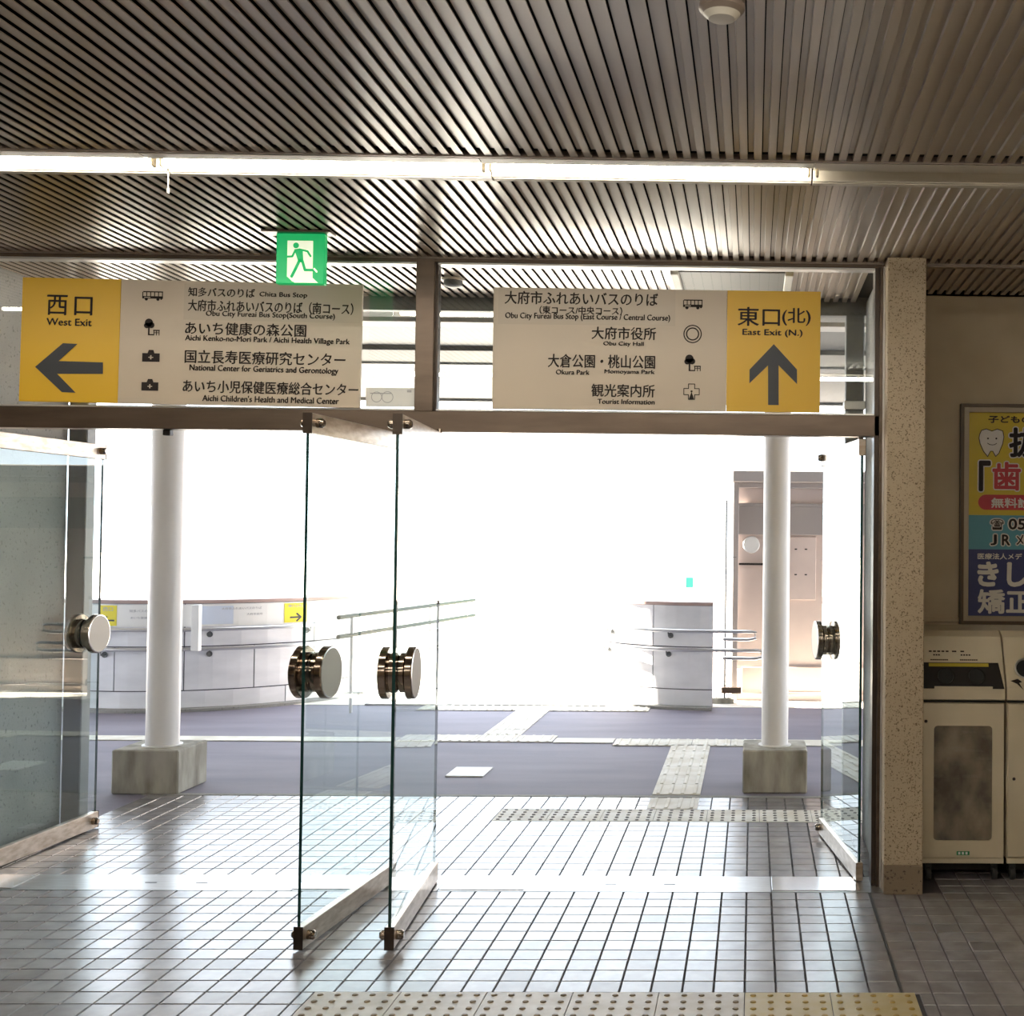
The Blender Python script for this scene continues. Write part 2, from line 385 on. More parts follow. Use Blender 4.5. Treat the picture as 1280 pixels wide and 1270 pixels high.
# tactile blocks
def dome_block(m_, n=5, L_=0.3, name='tactile_block', dome=None):
    mb = MB(); e = 0.0012
    mb.box(e, L_ - e, e, L_ - e, -0.005, 0.0015, 0.0008)
    for a in range(n):
        for b in range(n):
            mb.lathe([(0.0115, 0.0014), (0.009, 0.0048), (0.0065, 0.0055), (0, 0.0056)], ((a + 0.5) * L_ / n, (b + 0.5) * L_ / n, 0), seg=10, mat=1)
    return mb.mesh(name, [m_, dome], True)
def bar_block(m_, L_=0.3):
    mb = MB(); e = 0.002
    mb.box(e, L_ - e, e, L_ - e, -0.005, 0.0015, 0.0008)
    for a in range(4):
        x = (a + 0.5) * L_ / 4
        mb.box(x - 0.012, x + 0.012, 0.014, L_ - 0.014, 0.001, 0.007, 0.003)
    return mb.mesh('tactile_block', m_)
DY, DG = dome_block(M['tactile'], dome=M['dome_yellow']), dome_block(M['tactile_grey'], dome=M['dome_shade_brown'])
for j in range(-5, 2):
    link('tactile_block', DY if j >= 0 else DG, fl_, (X0 + j * 0.3, Y0 - 0.3, 0.0))
DO = dome_block(M['tactile_out'], dome=M['dome_dark']); BO = bar_block(M['tactile_out'])
for j in range(0, 7):
    link('tactile_block', DO, fl_, (X0 - 13 * T + j * 0.3, YS0, 0.0))
link('tactile_block', BO, fl_, (-0.612, YS1 + 0.015, 0.0))
# threshold: steel sill with floor spring covers
s_ = MB().box(-8, 0.60, YT0 + 0.001, YT1 - 0.001, -0.005, 0.001).build('sill_plate', M['steel'], fl_)
def plate(x0, x1, n='spring_cover'):
    o = MB().box(x0, x1, YT0 + 0.02, YT1 - 0.015, 0.0005, 0.004, 0.001).build(n, M['steel_bright'], fl_)
    MB().box(x0 - 0.006, x0 - 0.001, YT0, YT1, 0.0005, 0.0018).build('sill_joint', M['caster'], fl_); return o
plate(0.10, 0.50); plate(-1.40, -1.02); plate(-2.05, -1.70); plate(-3.56, -3.30)
for x in (-0.64, -0.37, -2.73, -2.50): MB().box(x - 0.026, x + 0.026, 5.672, 5.678, 0.0005, 0.0022).build('sill_slot', M['caster'], fl_)

# ---- outdoor ground
pv = MB().box(-30, 30, 7.6, 11.52, -0.14, -0.004).build('pavement', M['asphalt']); struct(pv)
MB().box(-3.70, 2.4, 7.548, 7.6, -0.02, 0.002, 0.002).build('kerb_strip', M['outwall'], pv)
MB().box(-30, -3.66, 6.63, 7.6, -0.14, -0.003).build('side_paving', M['asphalt'], pv)
pg = MB().box(-60, 60, 11.52, 90, -0.14, 0.0).build('plaza_ground', M['sunground']); struct(pg)
MB().box(-3.6, -1.35, 11.50, 11.56, -0.05, 0.012).build('step_edge', M['outwall'], pg)
# guide paths on the paving: [x, y, rot]
for k in range(0, 6): link('tactile_block', BO, pv, (-0.612, 7.62 + k * 0.3, 0.003))
y9 = 9.40
for j in range(0, 4): link('tactile_block', BO, pv, (-1.06 + j * 0.3, y9 - 0.02, 0.003))
for j in range(0, 4): link('tactile_block', BO, pv, (-2.74 + j * 0.3, 9.52, 0.003))
MB().box(-1.53, -1.07, 9.50, 9.70, -0.002, 0.004).build('guide_strip', M['tactile_out'], pv)
MB().box(0.2, 4.0, 9.42, 9.68, -0.002, 0.004).build('guide_strip', M['tactile_out'], pv)
MB().box(-8, -2.75, 9.50, 9.70, -0.002, 0.004).build('guide_strip', M['tactile_out'], pv)
for k in range(0, 5): link('tactile_block', BO, pv, (-2.14, 9.83 + k * 0.273, 0.003))
for j in range(-3, 4): link('tactile_block', BO, pv, (-2.14 + j * 0.3, 11.195, 0.003))
tag(MB().box(-2.02, -1.77, 8.16, 8.47, -0.003, 0.006, 0.002).build('manhole_cover', M['white']), 'small pale square cover plate set in the purple paving', 'cover')

# ---- ceiling
CZ = 2.88; P_ = 0.0478; GX = -0.028
ce = MB().box(-9, 2.6, -6, 5.66, CZ + 0.03, CZ + 0.2).build('ceiling', M['void']); struct(ce)
def slat_mesh(L_, name='slat'):
    """lower flat with a step up on its left and an open gap on its right; the raised strip stops short at the end trim"""
    a, t = 0.0192, 0.0014
    mb = MB()
    mb.prism([(a - 0.002, 0.011), (a, 0.0), (P_ - 0.0037, 0.0), (P_ - 0.0037, 0.004), (P_ - 0.0037 - t, 0.004), (P_ - 0.0037 - t, t), (a + t, t), (a - 0.0006, 0.011 + t)], 0, L_, 'Y')
    mb.prism([(0, 0.011), (a - 0.002, 0.011), (a - 0.002, 0.011 + t), (0, 0.011 + t)], 0, L_ - 0.05, 'Y')
    return mb.mesh(name, M['slat'])
SA, SB = slat_mesh(5.12), slat_mesh(5.648 - 4.415)
i0, i1 = -92, 44
for i in range(i0, i1):
    x = GX + i * P_ - 0.0478
    link('slat', SA, ce, (x, -1.0, CZ)); link('slat', SB, ce, (x, 4.415, CZ))
MB().box(-9, -4.47, -6, 5.66, CZ, CZ + 0.03).build('plain_panel', M['slat'], ce)
MB().box(-4.47, 2.6, -6, -1.0, CZ, CZ + 0.03).build('plain_panel', M['slat'], ce)
MB().box(2.06, 2.6, -1, 5.66, CZ, CZ + 0.03).build('plain_panel', M['slat'], ce)
MB().box(-4.47, 2.4, 4.122, 4.132, CZ - 0.004, CZ + 0.02).build('edge_trim', M['trim'], ce)
MB().box(-4.47, 2.4, 4.403, 4.412, CZ - 0.002, CZ + 0.02).build('edge_trim', M['trim'], ce)
MB().box(-4.47, 2.4, 5.650, 5.664, CZ - 0.006, CZ + 0.03).build('edge_trim', M['trim'], ce)
# soffit outside and in the alcove
so = MB().box(-9, 2.6, 5.70, 6.63, CZ + 0.03, CZ + 0.2).build('canopy_soffit', M['void']); struct(so)
SC, SD = slat_mesh(6.615 - 5.715), slat_mesh(6.36 - 5.70)
for i in range(-77, 13):
    link('slat', SC, so, (GX + i * P_ - 0.0478, 5.715, CZ))
for i in range(17, 52):
    link('slat', SD, so, (GX + i * P_ - 0.0478, 5.70, CZ))
MB().box(0.76, 2.6, 5.66, 5.70, CZ - 0.012, CZ + 0.03).build('edge_trim', M['trim'], so)

# ---- walls
def wall(name, x0, x1, y0, y1, z0, z1, m_): return struct(MB().box(x0, x1, y0, y1, z0, z1).build(name, m_))
wall('wall_back', -9, 2.6, -6.2, -6, 0, CZ, M['plaster'])
wall('wall_left', -9.2, -9, -6, 5.6, 0, CZ, M['plaster'])
wall('wall_right', 2.4, 2.6, -6, 6.4, 0, CZ, M['plaster'])
wall('wall_front_left', -9, -3.68, 5.62, 6.63, 0, CZ, M['outwall'])
wall('wall_front', 0.779, 2.4, 6.40, 6.63, 0, CZ, M['plaster'])
wall('wall_front_right', 0.602, 0.777, 5.80, 6.63, 0, CZ, M['outwall'])
wall('wall_outer_right', 2.6, 8, 6.4, 6.63, 0, 3.2, M['outwall'])
# ledge over the bins
struct(MB().box(0.78, 2.4, 6.385, 6.40, 1.165, 1.19, 0.003).build('trim_1', M['plaster']))
pl = thing('concrete_pillar', 'square speckled concrete pillar between the glass doors and the alcove', 'pillar', (0.688, 5.62, 0))
MB().box(-0.088, 0.088, -0.09, 0.19, 0.13, CZ, 0.004).build('shaft', M['pillar'], pl)
MB().box(-0.0885, 0.0885, -0.093, 0.19, 0, 0.131, 0.003).build('plinth', M['plinth'], pl)
# hidden outer grey steel posts either side of the porch
def porch_post(x, lab):
    p = thing('porch_post', lab, 'post', (x, 6.68, 0))
    MB().box(-0.05, 0.05, -0.045, 0.045, 0, 2.84, 0.005).build('shaft', M['galv'], p)
    MB().box(-0.058, 0.058, -0.052, 0.052, 2.30, 2.345, 0.003).build('clamp', M['alu'], p); return p
porch_post(0.545, 'square grey steel post outside, behind the right-hand door')
porch_post(-3.63, 'square grey steel post outside, behind the left-hand door')

# ---- door frame and transom windows
YF0, YF1 = 5.66, 5.745
fr = thing('door_frame', 'bronze metal frame with transom bar and centre post around the glass doors', 'frame', (0, 0, 0))
MB().box(-3.70, 0.598, YF0, YF1, 2.072, 2.170, 0.003).build('transom_bar', M['bronze'], fr)
MB().box(-1.568, -1.482, YF0 - 0.004, YF1, 2.165, CZ - 0.002, 0.003).build('centre_post', M['bronze'], fr)
MB().box(-3.70, 0.598, YF0 - 0.002, YF1, CZ - 0.022, CZ + 0.002, 0.002).build('head_rail', M['bronze'], fr)
MB().box(-2.728, -2.694, YF0 + 0.03, YF1 - 0.02, 2.045, 2.072, 0.003).build('door_stop', M['binblack'], fr)
MB().box(-1.482, -1.470, YF0 + 0.02, YF1 - 0.02, 2.17, CZ - 0.02).build('glazing_bead', M['bronze_dark'], fr)
jb = MB().box(0.556, 0.600, YF0, YF1 + 0.02, 0, 2.86, 0.002).build('jamb', M['bronze_dark'], fr)
MB().box(0.577, 0.602, YF0 - 0.012, YF0 + 0.001, 0, 2.86, 0.002).build('cover_strip', M['bronze'], jb)
MB().box(0.592, 0.600, YF0 - 0.03, YF0 - 0.011, 0, 2.86, 0.001).build('light_edge', M['alu'], jb)
MB().box(-3.70, -3.64, YF0, YF1, 0, 2.86, 0.002).build('jamb', M['bronze'], fr)
for x0, x1 in ((-3.64, -1.568), (-1.470, 0.556)):
    MB().box(x0, x1, YF0 + 0.004, YF1 - 0.02, 2.170, 2.178, 0.001).build('bright_bead', M['alu'], fr)
    MB().box(x0, x1, YF0 + 0.004, YF1 - 0.02, CZ - 0.032, CZ - 0.022, 0.001).build('top_bead', M['alu'], fr)
def pane(mb_, x0, x1, y0, y1, z0, z1, edge_axis):
    """box with big faces clear (0) and thin side faces green edge (1)"""
    mb_.box(x0, x1, y0, y1, z0, z1)
    mb_.bm.faces.ensure_lookup_table()
    for f in mb_.bm.faces:
        f.normal_update(); n = f.normal
        f.material_index = 0 if abs(n[edge_axis]) > 0.9 else 1
    return mb_
for n, (x0, x1) in enumerate(((-3.64, -1.568), (-1.470, 0.556))):
    w = struct(pane(MB(), x0, x1, 5.695, 5.703, 2.178, CZ - 0.03, 1).build('window_%d' % (n + 1), [M['glass_win'], M['glass_edge']]))

# ---- the four swinging leaves. local: pivot at origin, leaf runs along +Y(local), thickness in X
def knob_mesh(side):
    # axis X, outward = +side
    s = side
    prof = [(0.052, 0.0), (0.052, 0.006), (0.066, 0.008), (0.066, 0.040), (0.060, 0.044), (0.060, 0.050), (0.100, 0.054), (0.103, 0.058), (0.103, 0.079), (0.101, 0.083)]
    mb = MB().lathe([(r, h * s) for r, h in prof], axis='X', seg=40, mat=0)
    return mb
def leaf(name, label, piv, ang, w=0.985, group=None):
    d = bpy.data.objects.new(name, None); COL.objects.link(d); d.location = (piv[0], piv[1], 0); d.rotation_euler.z = ang
    struct(d)
    d['label'] = label
    H = 2.066; th = 0.006
    pane(MB(), -th, th, 0.012, w, 0.085, H - 0.06, 0).build('glass_pane', [M['glass'], M['glass_edge']], d)
    br = MB().box(-0.017, 0.017, 0.004, w + 0.004, 0.008, 0.092, 0.002).build('bottom_rail', M['rail'], d)
    tr = MB().box(-0.017, 0.017, 0.004, w + 0.004, H - 0.078, H, 0.002).build('top_rail', M['rail'], d)
    MB().box(-0.0185, 0.0185, w + 0.0035, w + 0.0065, 0.006, 0.094).build('end_cap', M['bronze_dark'], br)
    MB().box(-0.0185, 0.0185, w + 0.0035, w + 0.0065, H - 0.080, H + 0.001).build('end_cap', M['bronze_dark'], tr)
    for z, par in ((0.050, br), (H - 0.036, tr)):
        b_ = MB().lathe([(0, -0.046), (0.012, -0.046), (0.019, -0.038), (0.019, -0.016), (0.019, 0.016), (0.019, 0.038), (0.012, 0.046), (0, 0.046)], (0, w - 0.045, z), 'X', 18)
        b_.build('lock_cylinder', M['chrome'], par, True)
    MB().lathe([(0, H), (0.012, H), (0.012, H + 0.02), (0, H + 0.02)], (0, 0.05, 0), seg=12).build('pivot_pin', M['chrome'], d)
    MB().lathe([(0, 0.0), (0.02, 0.0), (0.02, 0.01), (0, 0.01)], (0, 0.05, 0), seg=12).build('pivot_pin', M['chrome'], d)
    for s in (-1, 1):
        kb = MB().lathe([(r, (h + 0.006) * s) for r, h in [(0.070, 0.0), (0.079, 0.002), (0.079, 0.022), (0.076, 0.024), (0.076, 0.028), (0.100, 0.029), (0.1035, 0.032), (0.1035, 0.055), (0.100, 0.059)]], (0, w - 0.105, 1.055), 'X', 44).build('pull_knob', M['chrome'], d, True)
        MB().lathe([(0.100, 0.065 * s), (0.0955, 0.0665 * s)], (0, w - 0.105, 1.055), 'X', 44).build('bright_ring', M['knobrim'], kb, True)
        MB().lathe([(0.0955, 0.0655 * s), (0.0955, 0.0660 * s), (0, 0.0660 * s)], (0, w - 0.105, 1.055), 'X', 44).build('face_disc', M['knobface'], kb)
    return d
leaf('door_1', 'glass door leaf opened outwards at the far left edge of the photo', (-3.575, 5.712), math.radians(0) - 0.045, 0.99)
leaf('door_2', 'glass door leaf opened inwards, the left one of the middle pair', (-1.645, 5.712), PI - 0.085, 0.955)
leaf('door_3', 'glass door leaf opened inwards, the right one of the middle pair beside the centre post', (-1.455, 5.712), PI + 0.078, 0.955)
leaf('door_4', 'glass door leaf opened outwards next to the concrete pillar', (0.508, 5.712), 0.135, 0.93)

# ================================================================== THINGS INSIDE
# ---- fluorescent lamps recessed along the ceiling
def lamp(x0, lit, label, group=None):
    t = thing('fluorescent_lamp', label, 'lamp', (x0, 4.267, CZ), group='fluorescent lamps in the ceiling row')
    Lh = 1.138; a = 0.002
    h = MB()
    h.prism([(-0.130, -0.005), (-0.075, -0.005), (-0.060, 0.028), (0.060, 0.028), (0.075, -0.005), (0.130, -0.005), (0.130, -0.002), (0.077, -0.002), (0.062, 0.031), (-0.062, 0.031), (-0.077, -0.002), (-0.130, -0.002)], a, Lh - a, 'X')
    h.build('trough', M['lampwhite'], t)
    MB().box(a, Lh - a, 0.085, 0.120, -0.009, -0.004, 0.002).build('flange_rib', M['lampwhite'], t)
    for s in ((0.014, 1), (Lh - 0.014, -1)):
        so_ = MB().box(s[0] - 0.005, s[0] + 0.005, -0.013, 0.013, -0.012, 0.029, 0.003).build('socket', M['socket'], t)
    if lit:
        MB().lathe([(0, 0.019), (0.012, 0.019), (0.0165, 0.024), (0.0165, Lh - 0.024), (0.012, Lh - 0.019), (0, Lh - 0.019)], (0, 0, 0.002), 'X', 16).build('tube', M['tube'], t, True)
    return t
lamp(-3.220, 1, 'lit ceiling tube at the left edge of the photo, left of the pull cord')
l2 = lamp(-2.080, 1, 'lit ceiling tube above the left direction sign')
MB().tube([(0.035, 0.0, -0.03), (0.036, 0.0, -0.055), (0.036, 0.0, -0.085)], 0.0022, 6).build('pull_cord', M['white'], l2)
MB().lathe([(0, -0.105), (0.005, -0.104), (0.005, -0.086), (0, -0.084)], (0.036, 0, 0), seg=8).build('cord_end', M['white'], l2)
lamp(-0.942, 1, 'lit ceiling tube above the right direction sign')
lamp(0.198, 0, 'unlit ceiling lamp trough without a tube at the right')
lamp(1.338, 0, 'second unlit ceiling lamp trough, just past the right edge of the photo')
lamp(-4.360, 1, 'lit ceiling tube just past the left edge of the photo')
# added tube rows out of view, put in to brighten hall and alcove
for (rx, ry, n_, lab_) in ((-3.5, 2.0, 5, 'added unseen row of lit tubes nearer the doors, brightening the alcove'), (-3.5, -1.6, 5, 'added unseen row of lit tubes at the back, brightening the hall')):
    t = thing('fluorescent_lamp', lab_, 'lamp', (rx, ry, CZ - 0.03), group='added unseen lamp rows in the hall')
    for k in range(n_):
        MB().lathe([(0, 0.03), (0.0165, 0.03), (0.0165, 1.1), (0, 1.1)], (k * 1.14, 0, -0.03), 'X', 10).build('tube', M['tube'], t, True)
    MB().box(0, n_ * 1.14, -0.05, 0.05, 0, 0.028).build('housing', M['lampwhite'], t)

# ---- smoke detector on the ceiling at the top edge
d = thing('smoke_detector', 'round detector on the slatted ceiling at the top edge of the photo', 'detector', (-0.088, 2.915, CZ))
MB().lathe([(0.055, 0.0), (0.055, -0.012), (0.045, -0.022)], seg=28).build('base', M['trim'], d, True)
MB().lathe([(0.045, -0.022), (0.032, -0.034), (0, -0.037)], seg=28).build('cap', M['lampwhite'], d, True)

# ---- emergency exit sign
ex = thing('exit_sign', 'small green emergency exit sign with running figure under the ceiling', 'sign', (-2.0325, 5.20, 0))
MB().box(-0.055, 0.235, -0.03, 0.05, CZ - 0.010, CZ - 0.001, 0.002).build('ceiling_plate', M['bronze'], ex)
MB().box(0, 0.204, 0, 0.035, 2.655, CZ - 0.009, 0.003).build('light_box', M['exitgreen'], ex)
E0 = (0.0, 2.664)
def e(x, y): return ((x - 207) / 460 * 0.200 + 0.002, 2.865 - (y - 175) / 475 * 0.205)
p = Print(); p.poly([e(312, 236), e(560, 236), e(560, 600), e(615, 650), e(385, 650), e(312, 590)], -0.0012)
p.build('lit_doorway', M['exitwhite'], ex)
p = Print(); Y_ = -0.0024
p.disc(*e(396, 283), 0.0125, 16, Y_)
p.poly([e(378, 322), e(420, 315), e(462, 330), e(470, 440), e(455, 452), e(420, 445), e(400, 380)][::-1], Y_)
p.stroke([e(388, 335), e(362, 392), e(300, 396)], 0.0085, Y_)
p.stroke([e(430, 322), e(508, 340), e(538, 388)], 0.0085, Y_)
p.stroke([e(432, 432), e(392, 520), e(358, 590)], 0.0125, Y_)
p.stroke([e(460, 436), e(486, 524), e(575, 524)], 0.0115, Y_)
p.build('running_figure', M['exitgreen'], ex)
for q_ in (((576, 512), (600, 540)), ((330, 592), (372, 632))):
    p = Print(); p.stroke([e(*q_[0]), e(*q_[1])], 0.008, -0.003); p.build('shoe', M['exitwhite'], ex)

# ---- hanging direction signs
def icon(p, kind, cx, cz, w, h, y):
    if kind == 'bus':
        p.rect(cx - w * .5, cx + w * .5, cz - h * .28, cz - h * .02, y); p.rect(cx - w * .46, cx + w * .5, cz + h * .38, cz + h * .5, y)
        for k in range(6): xx = cx - w * .5 + k * w * .19; p.rect(xx, xx + w * .045, cz - h * .05, cz + h * .42, y)
        for k in (-.30, .26): p.disc(cx + w * k, cz - h * .34, h * .17, 12, y)
        p.disc(cx + w * .42, cz - h * .30, h * .1, 8, y)
    elif kind == 'tree':
        p.disc(cx - w * .18, cz + h * .25, w * .25, 14, y); p.disc(cx - w * .30, cz + h * .08, w * .18, 12, y); p.disc(cx - w * .02, cz + h * .10, w * .19, 12, y)
        p.rect(cx - w * .22, cx - w * .12, cz - h * .5, cz + h * .2, y); p.rect(cx - w * .22, cx + w * .12, cz - h * .5, cz - h * .43, y)
        p.rect(cx + w * .10, cx + w * .5, cz - h * .24, cz - h * .17, y)
        for k in (.12, .28, .44): p.rect(cx + w * k, cx + w * (k + .05), cz - h * .5, cz - h * .2, y)
        p.rect(cx + w * .14, cx + w * .46, cz - h * .36, cz - h * .32, y)
    elif kind == 'kit':
        p.rect(cx - w * .5, cx + w * .5, cz - h * .5, cz + h * .22, y)
        p.poly([(cx - w * .2, cz + h * .22), (cx + w * .2, cz + h * .22), (cx + w * .13, cz + h * .5), (cx - w * .13, cz + h * .5)], y)
    elif kind == 'ring':
        p.ring(cx, cz, w * .44, w * .5, 32, y); p.ring(cx, cz, w * .29, w * .36, 28, y)
    elif kind == 'cross':
        a, b = w * .5, w * .2
        pts = [(-b, a), (b, a), (b, b), (a, b), (a, -b), (b, -b), (b, -a), (-b, -a), (-b, -b), (-a, -b), (-a, b), (-b, b), (-b, a)]
        for q1, q2 in zip(pts[:-1], pts[1:]): p.stroke([(cx + q1[0], cz + q1[1]), (cx + q2[0], cz + q2[1])], w * .05, y)
        p.poly([(cx - w * .16, cz - h * .5), (cx + w * .16, cz - h * .5), (cx, cz + h * .0)], y); p.disc(cx, cz + h * .02, w * .07, 10, y)
def direction_sign(label, loc, W_, H_, split, left, items, arrow, tilt):
    t = thing('direction_sign', label, 'sign', loc); t.rotation_euler.y = tilt
    D = 0.016
    x0, x1 = (split, W_) if left else (0, split)
    MB().box(x0, x1, 0, D, 0, H_, 0.001).build('board', M['signboard'], t)
    y0_, y1_ = (0, split) if left else (split, W_)
    MB().box(y0_ + (0.001 if not left else 0), y1_ - (0.001 if left else 0), -0.0005, D, 0, H_, 0.001).build('yellow_panel', M['signyellow'], t)
    p = Print(); q = Print(); wcr = Print()
    for kind, txt, cx, cz, w, h in items:
        sk = -0.004 if kind in 'TE' else 0
        if kind in 'TE':
            ln = Print(); ln.text(txt, cx, cz, w, h, 0.0, -0.0022, sk); ln.text(txt, cx + 0.0017, cz + 0.0009, w, h, 0.0, -0.0023, sk); ln.text(txt, cx - 0.0007, cz - 0.0008, w, h, 0.0, -0.0024, sk); ln.build('lettering', M['ink'], t)
        elif kind == 'patch': q.rect(cx - w / 2, cx + w / 2, cz - h / 2, cz + h / 2, -0.0012)
        else:
            ic = Print(); icon(ic, kind, cx, cz, w, h, -0.0022); ic.build('pictogram', M['ink'], t)
            if kind == 'kit':
                wcr.rect(cx - w * .14, cx + w * .14, cz - h * .17, cz - h * .09, -0.0032); wcr.rect(cx - w * .04, cx + w * .04, cz - h * .3, cz + h * .05, -0.0032)
            if kind == 'bus': wcr.rect(cx - w * .40, cx - w * .1, cz - h * .2, cz - h * .12, -0.0032)
    q.build('sticker', M['signpatch'], t)
    if wcr.v: wcr.build('white_mark', M['signboard'], t)
    a = Print(); a.poly(arrow, -0.0026); a.build('arrow', M['arrowink'], t)
    # fixing clips up to the head rail, behind the board
    for xx in (0.12, W_ - 0.12): MB().box(xx - 0.02, xx + 0.02, D, 0.055, H_ * .45, H_ * .55, 0.001).build('fixing_clip', M['alu'], t)
    return t
S1= [('T', '知多バスのりば', 0.903, 0.517, 0.302, 0.0415), ('E', 'Chita Bus Stop', 1.184, 0.5105, 0.216, 0.0276), ('T', '大府市ふれあいバスのりば（南コース）', 1.1285, 0.455, 0.751, 0.0536), ('E', 'Obu City Fureai Bus Stop(South Course)', 1.128, 0.416, 0.586, 0.0311), ('T', 'あいち健康の森公園', 1.0175, 0.3505, 0.549, 0.0579), ('E', 'Aichi Kenko-no-Mori Park / Aichi Health Village Park', 1.118, 0.301, 0.748, 0.0328), ('T', '国立長寿医療研究センター', 1.1095, 0.2195, 0.729, 0.0605), ('E', 'National Center for Geriatrics and Gerontology', 1.1055, 0.165, 0.675, 0.0354), ('T', 'あいち小児保健医療総合センター', 1.138, 0.0835, 0.796, 0.057), ('E', "Aichi Children's Health and Medical Center", 1.1395, 0.0305, 0.619, 0.0285), ('bus', '', 0.591, 0.4945, 0.094, 0.0432), ('tree', '', 0.591, 0.3525, 0.074, 0.0778), ('kit', '', 0.5915, 0.2195, 0.079, 0.0544), ('kit', '', 0.591, 0.0865, 0.076, 0.0536), ('patch', '', 1.1355, 0.4725, 0.805, 0.1668), ('T', '西', 0.1605, 0.4435, 0.091, 0.0915), ('T', '口', 0.279, 0.441, 0.08, 0.0835), ('E', 'West Exit', 0.2165, 0.366, 0.203, 0.0323)]
A1= [(0.07, 0.158), (0.192, 0.269), (0.258, 0.267), (0.176, 0.187), (0.376, 0.185), (0.377, 0.132), (0.171, 0.128), (0.257, 0.043), (0.194, 0.045)]
S2= [('T', '大府市ふれあいバスのりば', 0.4035, 0.514, 0.703, 0.0605), ('T', '（東コース/中央コース）', 0.4015, 0.4585, 0.379, 0.0372), ('E', 'Obu City Fureai Bus Stop (East Course / Central Course)', 0.4335, 0.427, 0.757, 0.0346), ('T', '大府市役所', 0.6005, 0.3555, 0.295, 0.0579), ('E', 'Obu City Hall', 0.5995, 0.305, 0.185, 0.0233), ('T', '大倉公園・桃山公園', 0.4995, 0.2245, 0.491, 0.0622), ('E', 'Okura Park', 0.3675, 0.173, 0.153, 0.0216), ('E', 'Momoyama Park', 0.629, 0.1755, 0.23, 0.0233), ('T', '観光案内所', 0.6, 0.0905, 0.29, 0.0588), ('E', 'Tourist Information', 0.6145, 0.0395, 0.261, 0.0225), ('bus', '', 0.917, 0.4935, 0.09, 0.0449), ('ring', '', 0.9175, 0.3565, 0.085, 0.0838), ('tree', '', 0.918, 0.2225, 0.078, 0.076), ('cross', '', 0.9155, 0.0895, 0.071, 0.0674), ('patch', '', 0.4295, 0.475, 0.815, 0.1668), ('T', '東口', 1.222, 0.441, 0.194, 0.0868), ('T', '(北)', 1.396, 0.442, 0.13, 0.0808), ('E', 'East Exit (N.)', 1.286, 0.3645, 0.276, 0.0362)]
A2= [(1.293, 0.314), (1.401, 0.198), (1.402, 0.13), (1.316, 0.216), (1.318, 0.032), (1.269, 0.032), (1.267, 0.215), (1.182, 0.131), (1.182, 0.195)]
direction_sign('long left direction sign with yellow West Exit panel and left arrow', (-3.356, 5.64, 2.190), 1.544, 0.568, 0.446, True, S1, A1, 0.009)
direction_sign('long right direction sign with yellow East Exit panel and up arrow', (-1.207, 5.64, 2.179), 1.508, 0.561, 1.075, False, S2, A2, 0.0)
# small white sticker on the left transom pane
st = thing('glass_sticker', 'small white sticker with a faint drawing in the corner of the left transom pane', 'sticker', (-1.80, 5.690, 2.188))
MB().box(0, 0.225, 0, 0.002, 0, 0.088).build('sheet', M['white'], st)
p = Print(); p.ring(0.05, 0.045, 0.022, 0.025, 20, -0.001); p.build('drawing', M['fadedink'], st); p = Print(); p.ring(0.10, 0.045, 0.024, 0.027, 20, -0.001); p.rect(0.02, 0.12, 0.06, 0.064, -0.001); p.rect(0.19, 0.21, 0.068, 0.078, -0.001)
p.build('drawing', M['fadedink'], st)

# ---- framed dental poster
PO = thing('framed_poster', 'framed yellow, cyan and navy dental advertisement on the alcove wall', 'poster', (1.09, 6.36, 1.16))
PW = 1.12
def frame(mb, x0, x1, z0, z1, w, y0, y1):
    mb.box(x0, x0 + w, y0, y1, z0, z1, 0.001); mb.box(x1 - w, x1, y0, y1, z0, z1, 0.001)
    mb.box(x0 + w, x1 - w, y0, y1, z1 - w, z1, 0.001); mb.box(x0 + w, x1 - w, y0, y1, z0, z0 + w, 0.001); return mb
frame(MB(), -0.012, PW, -0.004, 1.148, 0.018, -0.006, 0.038).build('outer_frame', M['posterframe_dark'], PO)
frame(MB(), 0.006, PW - 0.018, 0.014, 1.130, 0.026, 0.0, 0.038).build('inner_frame', M['posterframe'], PO)
MB().box(0.0, PW - 0.01, 0.024, 0.038, 0.01, 1.13).build('backing', M['posterwhite'], PO)
yb = 0.022
for nm, z0, z1, mm in (('yellow_field', 0.566, 1.108, 'yellow'), ('cyan_field', 0.387, 0.566, 'cyan'), ('navy_field', 0.038, 0.387, 'navy')):
    MB().box(0.035, PW - 0.046, yb, yb + 0.002, z0, z1).build(nm, M[mm], PO)
def pline(txt, cx, cz, w, h, d, m_):
    q = Print(); q.fat(txt, cx, cz, w, h, d, yb - 0.002); q.build('lettering', M[m_], PO)
def outline(p, q, txt, cx, cz, w, h, bold=0.003, y=yb):
    p, q = Print(), Print()
    """q: halo behind, p: ink"""
    q.fat(txt, cx, cz, w, h, bold + 0.006, y - 0.001, 12); p.fat(txt, cx, cz, w, h, bold, y - 0.002)
    q.build('letter_halo', M['posterwhite'], PO); p.build('lettering', M['red' if txt == '歯' else 'ink'], PO)
dk, wh, rd = Print(), Print(), Print()
pline('子どもの', 0.2485, 1.069, 0.223, 0.036, 0.0014, 'ink')
outline(dk, wh, '抜', 0.325, 0.9485, 0.150, 0.148, 0.005)
outline(dk, wh, '「', 0.1185, 0.771, 0.052, 0.150, 0.006)
outline(rd, wh, '歯', 0.2335, 0.771, 0.142, 0.142, 0.004)
outline(dk, wh, '☎', 0.185, 0.518, 0.066, 0.054, 0.001)
outline(dk, wh, '05', 0.2895, 0.5205, 0.086, 0.054, 0.002)
